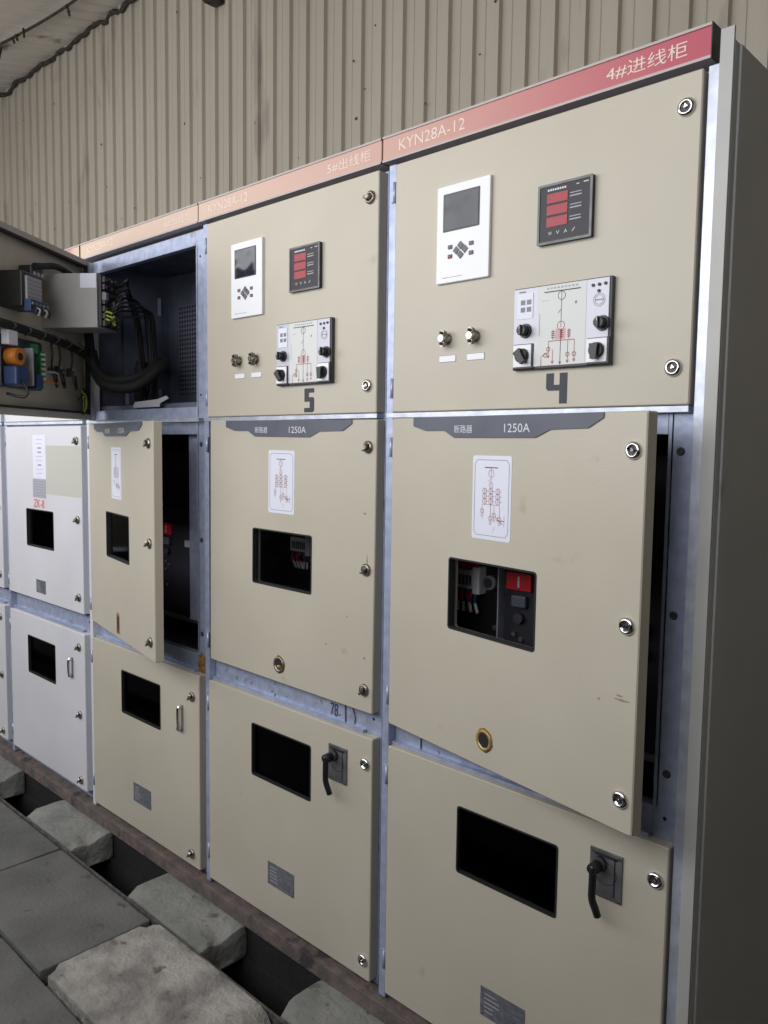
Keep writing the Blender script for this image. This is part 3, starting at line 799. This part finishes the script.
# mimic rear
p = P(HX); p.box(.405, .632, .004, .040, 1.672, 1.832, 'charcoal', .002); o = dpart(p, 'mimic_housing', 'rear of the mimic panel with boards and coils')
q = P(HX); q.box(.41, .50, .040, .046, 1.68, 1.825, 'pcb'); q.box(.418, .445, .046, .060, 1.70, 1.80, 'green'); 
for k in range(6): q.box(.422, .441, .060, .066, 1.706 + k * .016, 1.714 + k * .016, 'mimic_white')
q.box(.455, .495, .046, .075, 1.675, 1.72, 'blue'); q.box(.455, .48, .046, .06, 1.79, 1.82, 'green'); q.build('circuit_board', o)
q = P(HX); q.box(.525, .531, .04, .085, 1.68, 1.80, 'label_grey'); q.build('divider_plate', o)
q = P(HX); q.cyl((.60, .045, 1.765), (.60, .085, 1.765), .027, 'orange', n=20); q.cyl((.60, .085, 1.765), (.60, .088, 1.765), .012, 'black', n=16)
q.box(.565, .63, .045, .09, 1.675, 1.735, 'blue', .006); q.tube([(.60, .09, 1.69), (.605, .11, 1.66), (.61, .10, 1.64), (.62, .05, 1.65)], .005, 'black'); q.build('coil', o)
q = P(HX); q.box(.585, .635, .045, .070, 1.80, 1.845, 'sticker', .002); q.build('small_relay', o)
# test switch rears with looped leads
for k, x in enumerate((.215, .296, .345)):
    p = P(HX); 
    if k < 2:
        p.cyl((x, .004, 1.75), (x, .035, 1.75), .012, 'nickel', n=12); p.box(x - .012, x + .012, .03, .045, 1.735, 1.765, 'charcoal')
        p.cyl((x - .006, .04, 1.77), (x + .006, .052, 1.758), .0035, 'wire_white', n=6); p.cyl((x - .006, .04, 1.745), (x + .006, .052, 1.733), .0035, 'wire_white', n=6)
    p.tube([(x + .014, .05, 1.765), (x + .018, .06, 1.72), (x + .004, .062, 1.69), (x - .012, .055, 1.705), (x - .012, .05, 1.74)], .0036, 'black')
    p.tube([(x + .016, .05, 1.84), (x + .016, .055, 1.80), (x + .014, .05, 1.765)], .0036, 'black')
    dpart(p, 'switch_lead')
for a, z in ((.36, 1.735), (.36, 1.70)):
    p = P(HX); p.tube([(a - .05, .05, z), (a, .06, z + .003), (a + .06, .05, z + .001)], .004, 'orange' if z < 1.72 else 'label_grey'); dpart(p, 'lead_wire')
p = P(HX)
for k in range(5): p.tube([(.11 + .008 * k, .03, 1.70 - .01 * k), (.12 + .01 * k, .05, 1.67), (.10 + .009 * k, .04, 1.62 + .012 * k), (.12, .03, 1.605)], .0035, 'yellowgreen' if k % 2 else 'black')
dpart(p, 'earth_wire', 'yellow-green earth wires')
# harness along the door and the drooping loop into the cabinet
def dw(s, y, z):   # door frame -> cabinet frame
    return (FR[0] + (s - HX) * math.cos(ANG) + y * math.sin(ANG), FR[1] - (s - HX) * math.sin(ANG) + y * math.cos(ANG), z)
p = P(0)
p.tube([dw(.78, .06, 1.862), dw(.66, .065, 1.860), dw(.52, .065, 1.855), dw(.38, .06, 1.850), dw(.24, .055, 1.838), dw(.14, .055, 1.822), dw(.10, .07, 1.79)], .014, 'black_mat', 10)
p.tube([dw(.45, .05, 2.075), dw(.40, .05, 2.085), dw(.33, .05, 2.10), dw(.26, .045, 2.102), dw(.15, .04, 2.085), dw(.09, .05, 2.02), dw(.085, .05, 1.90), dw(.10, .07, 1.79)], .011, 'black_mat', 10)
p.tube([dw(.10, .06, 1.84), dw(.10, .075, 1.77), (.20, -.005, 1.715), (.26, .05, 1.705), (.29, .10, 1.73), (.29, .17, 1.79), (.20, .24, 1.81), (.05, .25, 1.80)], .021, 'black_mat', 12)
p.tube([dw(.11, .06, 1.83), dw(.11, .08, 1.78), (.20, .0, 1.735), (.26, .05, 1.735), (.28, .11, 1.76), (.25, .18, 1.81), (.12, .24, 1.82)], .016, 'black_mat', 12)
for k in range(7):
    t = k / 6; p.tube([dw(.70 - .5 * t, .062, 1.876 - .02 * t), dw(.70 - .5 * t, .085, 1.862 - .02 * t), dw(.70 - .5 * t, .062, 1.846 - .02 * t)], .003, 'charcoal', 6)
p.build('wire_harness', cab, label='thick black wiring harness drooping from the door into the cabinet')
p = P(0)
for k in range(9):
    a = random.uniform(-.012, .012); h = random.uniform(1.68, 1.76)
    s0 = dw(.20 + .012 * k, .222, 2.05 - .018 * k)
    p.tube([s0, (s0[0] + .03, s0[1] + .02, s0[2] + .02 + a), (.25 + a * 2, .05 + .01 * k, 2.07 - .012 * k), (.235 + a * 2, .09 + .01 * k, 1.98), (.22 + a, .11 + .01 * k, 1.88), (.20 + a, .14 + .008 * k, h), (.17, .17, 1.64)], .0045, ('black', 'black_mat', 'charcoal')[k % 3], 6)
for k in range(3): p.tube([dw(.31, .222, 1.95 - .012 * k), dw(.30, .240, 1.945 - .014 * k), dw(.29, .25, 1.925 - .01 * k)], .004, 'yellowgreen', 6)
p.build('relay_wires', cab, label='tangle of dark relay wires with yellow-green tips')
p = P(0)
p.tube([(.10, .20, 1.82), (.10, .19, 1.76), (.10, .19, 1.70), (.10, .20, 1.63)], .024, 'black_mat', 10)
p.build('cable_trunk', cab)
# inside of the upper compartment
p = P(0)
p.box(.010, .014, .17, .34, 1.66, 2.12, 'galv_shaded'); p.build('inner_side_panel', cab)
for y in (.18, .33):
    for z in (2.06, 1.69):
        q = P(0); q.box(.014, .020, y - .006, y + .006, z - .035, z + .035, 'galv_bright'); q.build('inner_hinge', cab)
p = P(0); p.box(.03, .75, .374, .379, 1.62, 2.14, 'galv_shaded'); p.box(.09, .70, .3725, .3738, 1.70, 2.06, 'mesh_metal'); p.build('vent_panel', cab, label='perforated vent sheet at the back')
p = P(0); p.box(.046, .742, .055, .10, 1.60, 1.64, 'galv_shaded'); p.build('cable_sill', cab)
p = P(0); p.prism([(.335, 1.628), (.345, 1.648), (.50, 1.654), (.56, 1.664), (.575, 1.655), (.52, 1.640), (.515, 1.628)], .0288, .0298, 'label_grey'); p.build('torn_tape', cab, label='torn pale tape on the sill')
p = P(0); p.box(.655, .715, .056, .060, .90, 1.530, 'galv'); p.box(.655, .658, .060, .09, .90, 1.530, 'galv'); p.build('shutter_post', cab)

# ------------------------------------------------------------------ breakers behind the middle doors
def breaker(X0, label, closed=True):
    t = thing('circuit_breaker', label, 'circuit breaker', (X0, 0, .76), 'withdrawable circuit breakers')
    b = P(0); b.box(.025, .70, .19, .75, .07, .50, 'charcoal', .004); b.box(.08, .68, .22, .70, .50, .72, 'black', .004); b.build('truck_body', t)
    b = P(0); b.box(.025, .258, .182, .19, .09, .50, 'black', .001); b.box(.268, .69, .182, .19, .09, .50, 'meter_face', .001)
    b.box(.259, .2625, .165, .190, .09, .52, 'galv_bright')
    b.box(.10, .70, .176, .182, .08, .095, 'grey'); b.build('front_panel', t)
    b = P(0); b.box(.279, .347, .172, .182, .396, .436, 'red', .001); b.text('I', .311, .316, .403, .429, .1715, 'white_ink'); b.build('position_indicator', t, label='red indicator marked I')
    b = P(0); b.box(.295, .335, .168, .182, .356, .384, 'slate', .004); b.cyl((.315, .18, .33), (.315, .168, .33), .012, 'charcoal', n=16); b.build('push_button', t)
    b = P(0); b.box(.108, .205, .160, .182, .383, .430, 'white', .002); b.box(.193, .214, .152, .182, .374, .440, 'white', .002)
    for k in range(7): b.box(.117 + k * .0102, .1235 + k * .0102, .1588, .161, .392, .417, 'slate')
    b.build('terminal_plug', t)
    b = P(0); b.cyl((.235, .182, .405), (.235, .160, .405), .017, 'grey', n=20); b.cyl((.235, .161, .405), (.235, .157, .405), .012, 'charcoal', n=16); b.build('plug_socket', t)
    b = P(0)
    for k in range(10):
        x = .118 + k * .0088; a = random.uniform(-.01, .01)
        b.tube([(x, .170, .383), (x + a, .160, .365), (x + a * 2, .165, .345), (x - .01, .18, .325)], .0042, ('red', 'blue')[k % 2], 6)
        if k % 2: b.cyl((x, .160, .350), (x + .012 - a, .155, .328), .004, 'wire_white', n=6)
        b.tube([(x, .170, .427), (x, .162, .445), (x, .18, .455)], .004, 'red', 6)
    b.build('control_wires', t, label='red and blue control wires')
    b = P(0)
    for x, z in ((.30, .29), (.32, .28), (.30, .26), (.31, .20), (.245, .295), (.245, .255)): b.cyl((x, .182, z), (x, .176, z), .006, 'nickel', n=10)
    b.build('screws', t)
    b = P(0); b.box(.585, .612, .165, .182, .16, .245, 'white', .003); b.build('pull_handle', t)
    for x, z in ((.52, .30), (.60, .31), (.60, .36)):
        b = P(0); b.cyl((x, .182, z), (x, .160, z), .018, 'black', n=16); b.build('cover_knob', t)
    b = P(0); b.box(.45, .53, .165, .182, .36, .385, 'label_grey', .002); b.build('rating_plate', t)
    for x in (.15, .65):
        for y in (.25, .70):
            b = P(0); b.cyl((x - .015, y, .035), (x + .015, y, .035), .035, 'grey', n=20); b.build('wheel', t)
    for x in (.22, .40, .58):
        b = P(0); b.cyl((x, .45, .48), (x, .60, .66), .05, 'black', .04, 16); b.build('pole', t)
    return t
breaker(-.8, 'circuit breaker with red indicator and white plug seen through the window of cabinet 4').location = (-.75, -.07, .774)
breaker(-1.6, 'circuit breaker barely seen in the dark behind the window of cabinet 5').location = (-1.60, .13, .76)
breaker(-2.4, 'dark circuit breaker standing in the half-open middle compartment of the wired cabinet')

# ------------------------------------------------------------------ end cover of the row
t = thing('end_cover', 'tall dark steel end cover with a pale front lip, right end of the row', 'end panel', (0, 0, 0))
p = P(0); p.box(.0195, .0435, .000, .006, .05, 2.236, 'lip', .001); p.box(.0195, .022, .006, .05, .05, 2.236, 'lip'); p.build('front_lip', t, label='pale grey front edge')
p = P(0); p.box(.036, .044, .006, .030, .05, 2.213, 'side_sheet', .001); p.box(.036, .0475, .026, 1.60, .05, 2.213, 'side_sheet', .003)
p.build('side_sheet', t)

# ------------------------------------------------------------------ light
w = bpy.data.worlds.new('World'); bpy.context.scene.world = w; w.use_nodes = True
bg = w.node_tree.nodes['Background']; bg.inputs[0].default_value = (.72, .84, 1.0, 1); bg.inputs[1].default_value = .8
def area(name, loc, target, sx, sy, power, col):
    l = bpy.data.lights.new(name, 'AREA'); l.shape = 'RECTANGLE'; l.size = sx; l.size_y = sy; l.energy = power; l.color = col
    o = bpy.data.objects.new(name, l); COL.objects.link(o); o.location = loc
    o.rotation_euler = (Vector(target) - Vector(loc)).to_track_quat('-Z', 'Y').to_euler(); return o
area('added_area_light', (-4.2, -2.22, 2.41), (-4.2, 0, 2.41), 9.4, 1.58, 168, (1.0, .985, .97))  # area lamp added in the made-up opening, sized for the gradient on the doors

sc = bpy.context.scene
sc.view_settings.view_transform = 'Standard'; sc.view_settings.look = 'None'
sc.view_settings.gamma = 1; sc.view_settings.use_curve_mapping = False
sc.view_settings.exposure = 0.0

# ------------------------------------------------------------------ camera
a, b, c = -0.760130121, -0.0827725762, 0.0133298017
fw = Vector((math.sin(a) * math.cos(b), math.cos(a) * math.cos(b), math.sin(b)))
rt = Vector((math.cos(a), -math.sin(a), 0)); up = rt.cross(fw)
r2 = math.cos(c) * rt + math.sin(c) * up; u2 = -math.sin(c) * rt + math.cos(c) * up
cd = bpy.data.cameras.new('camera'); cam = bpy.data.objects.new('camera', cd); COL.objects.link(cam)
cd.sensor_fit = 'VERTICAL'; cd.sensor_height = 36; cd.lens = 800.319 / 1024 * 36; cd.clip_start = .02; cd.clip_end = 100
m = Matrix((r2, u2, -fw)).transposed().to_4x4(); m.translation = (0.60890804, -1.45719459, 1.50362448)
cam.matrix_world = m; sc.camera = cam
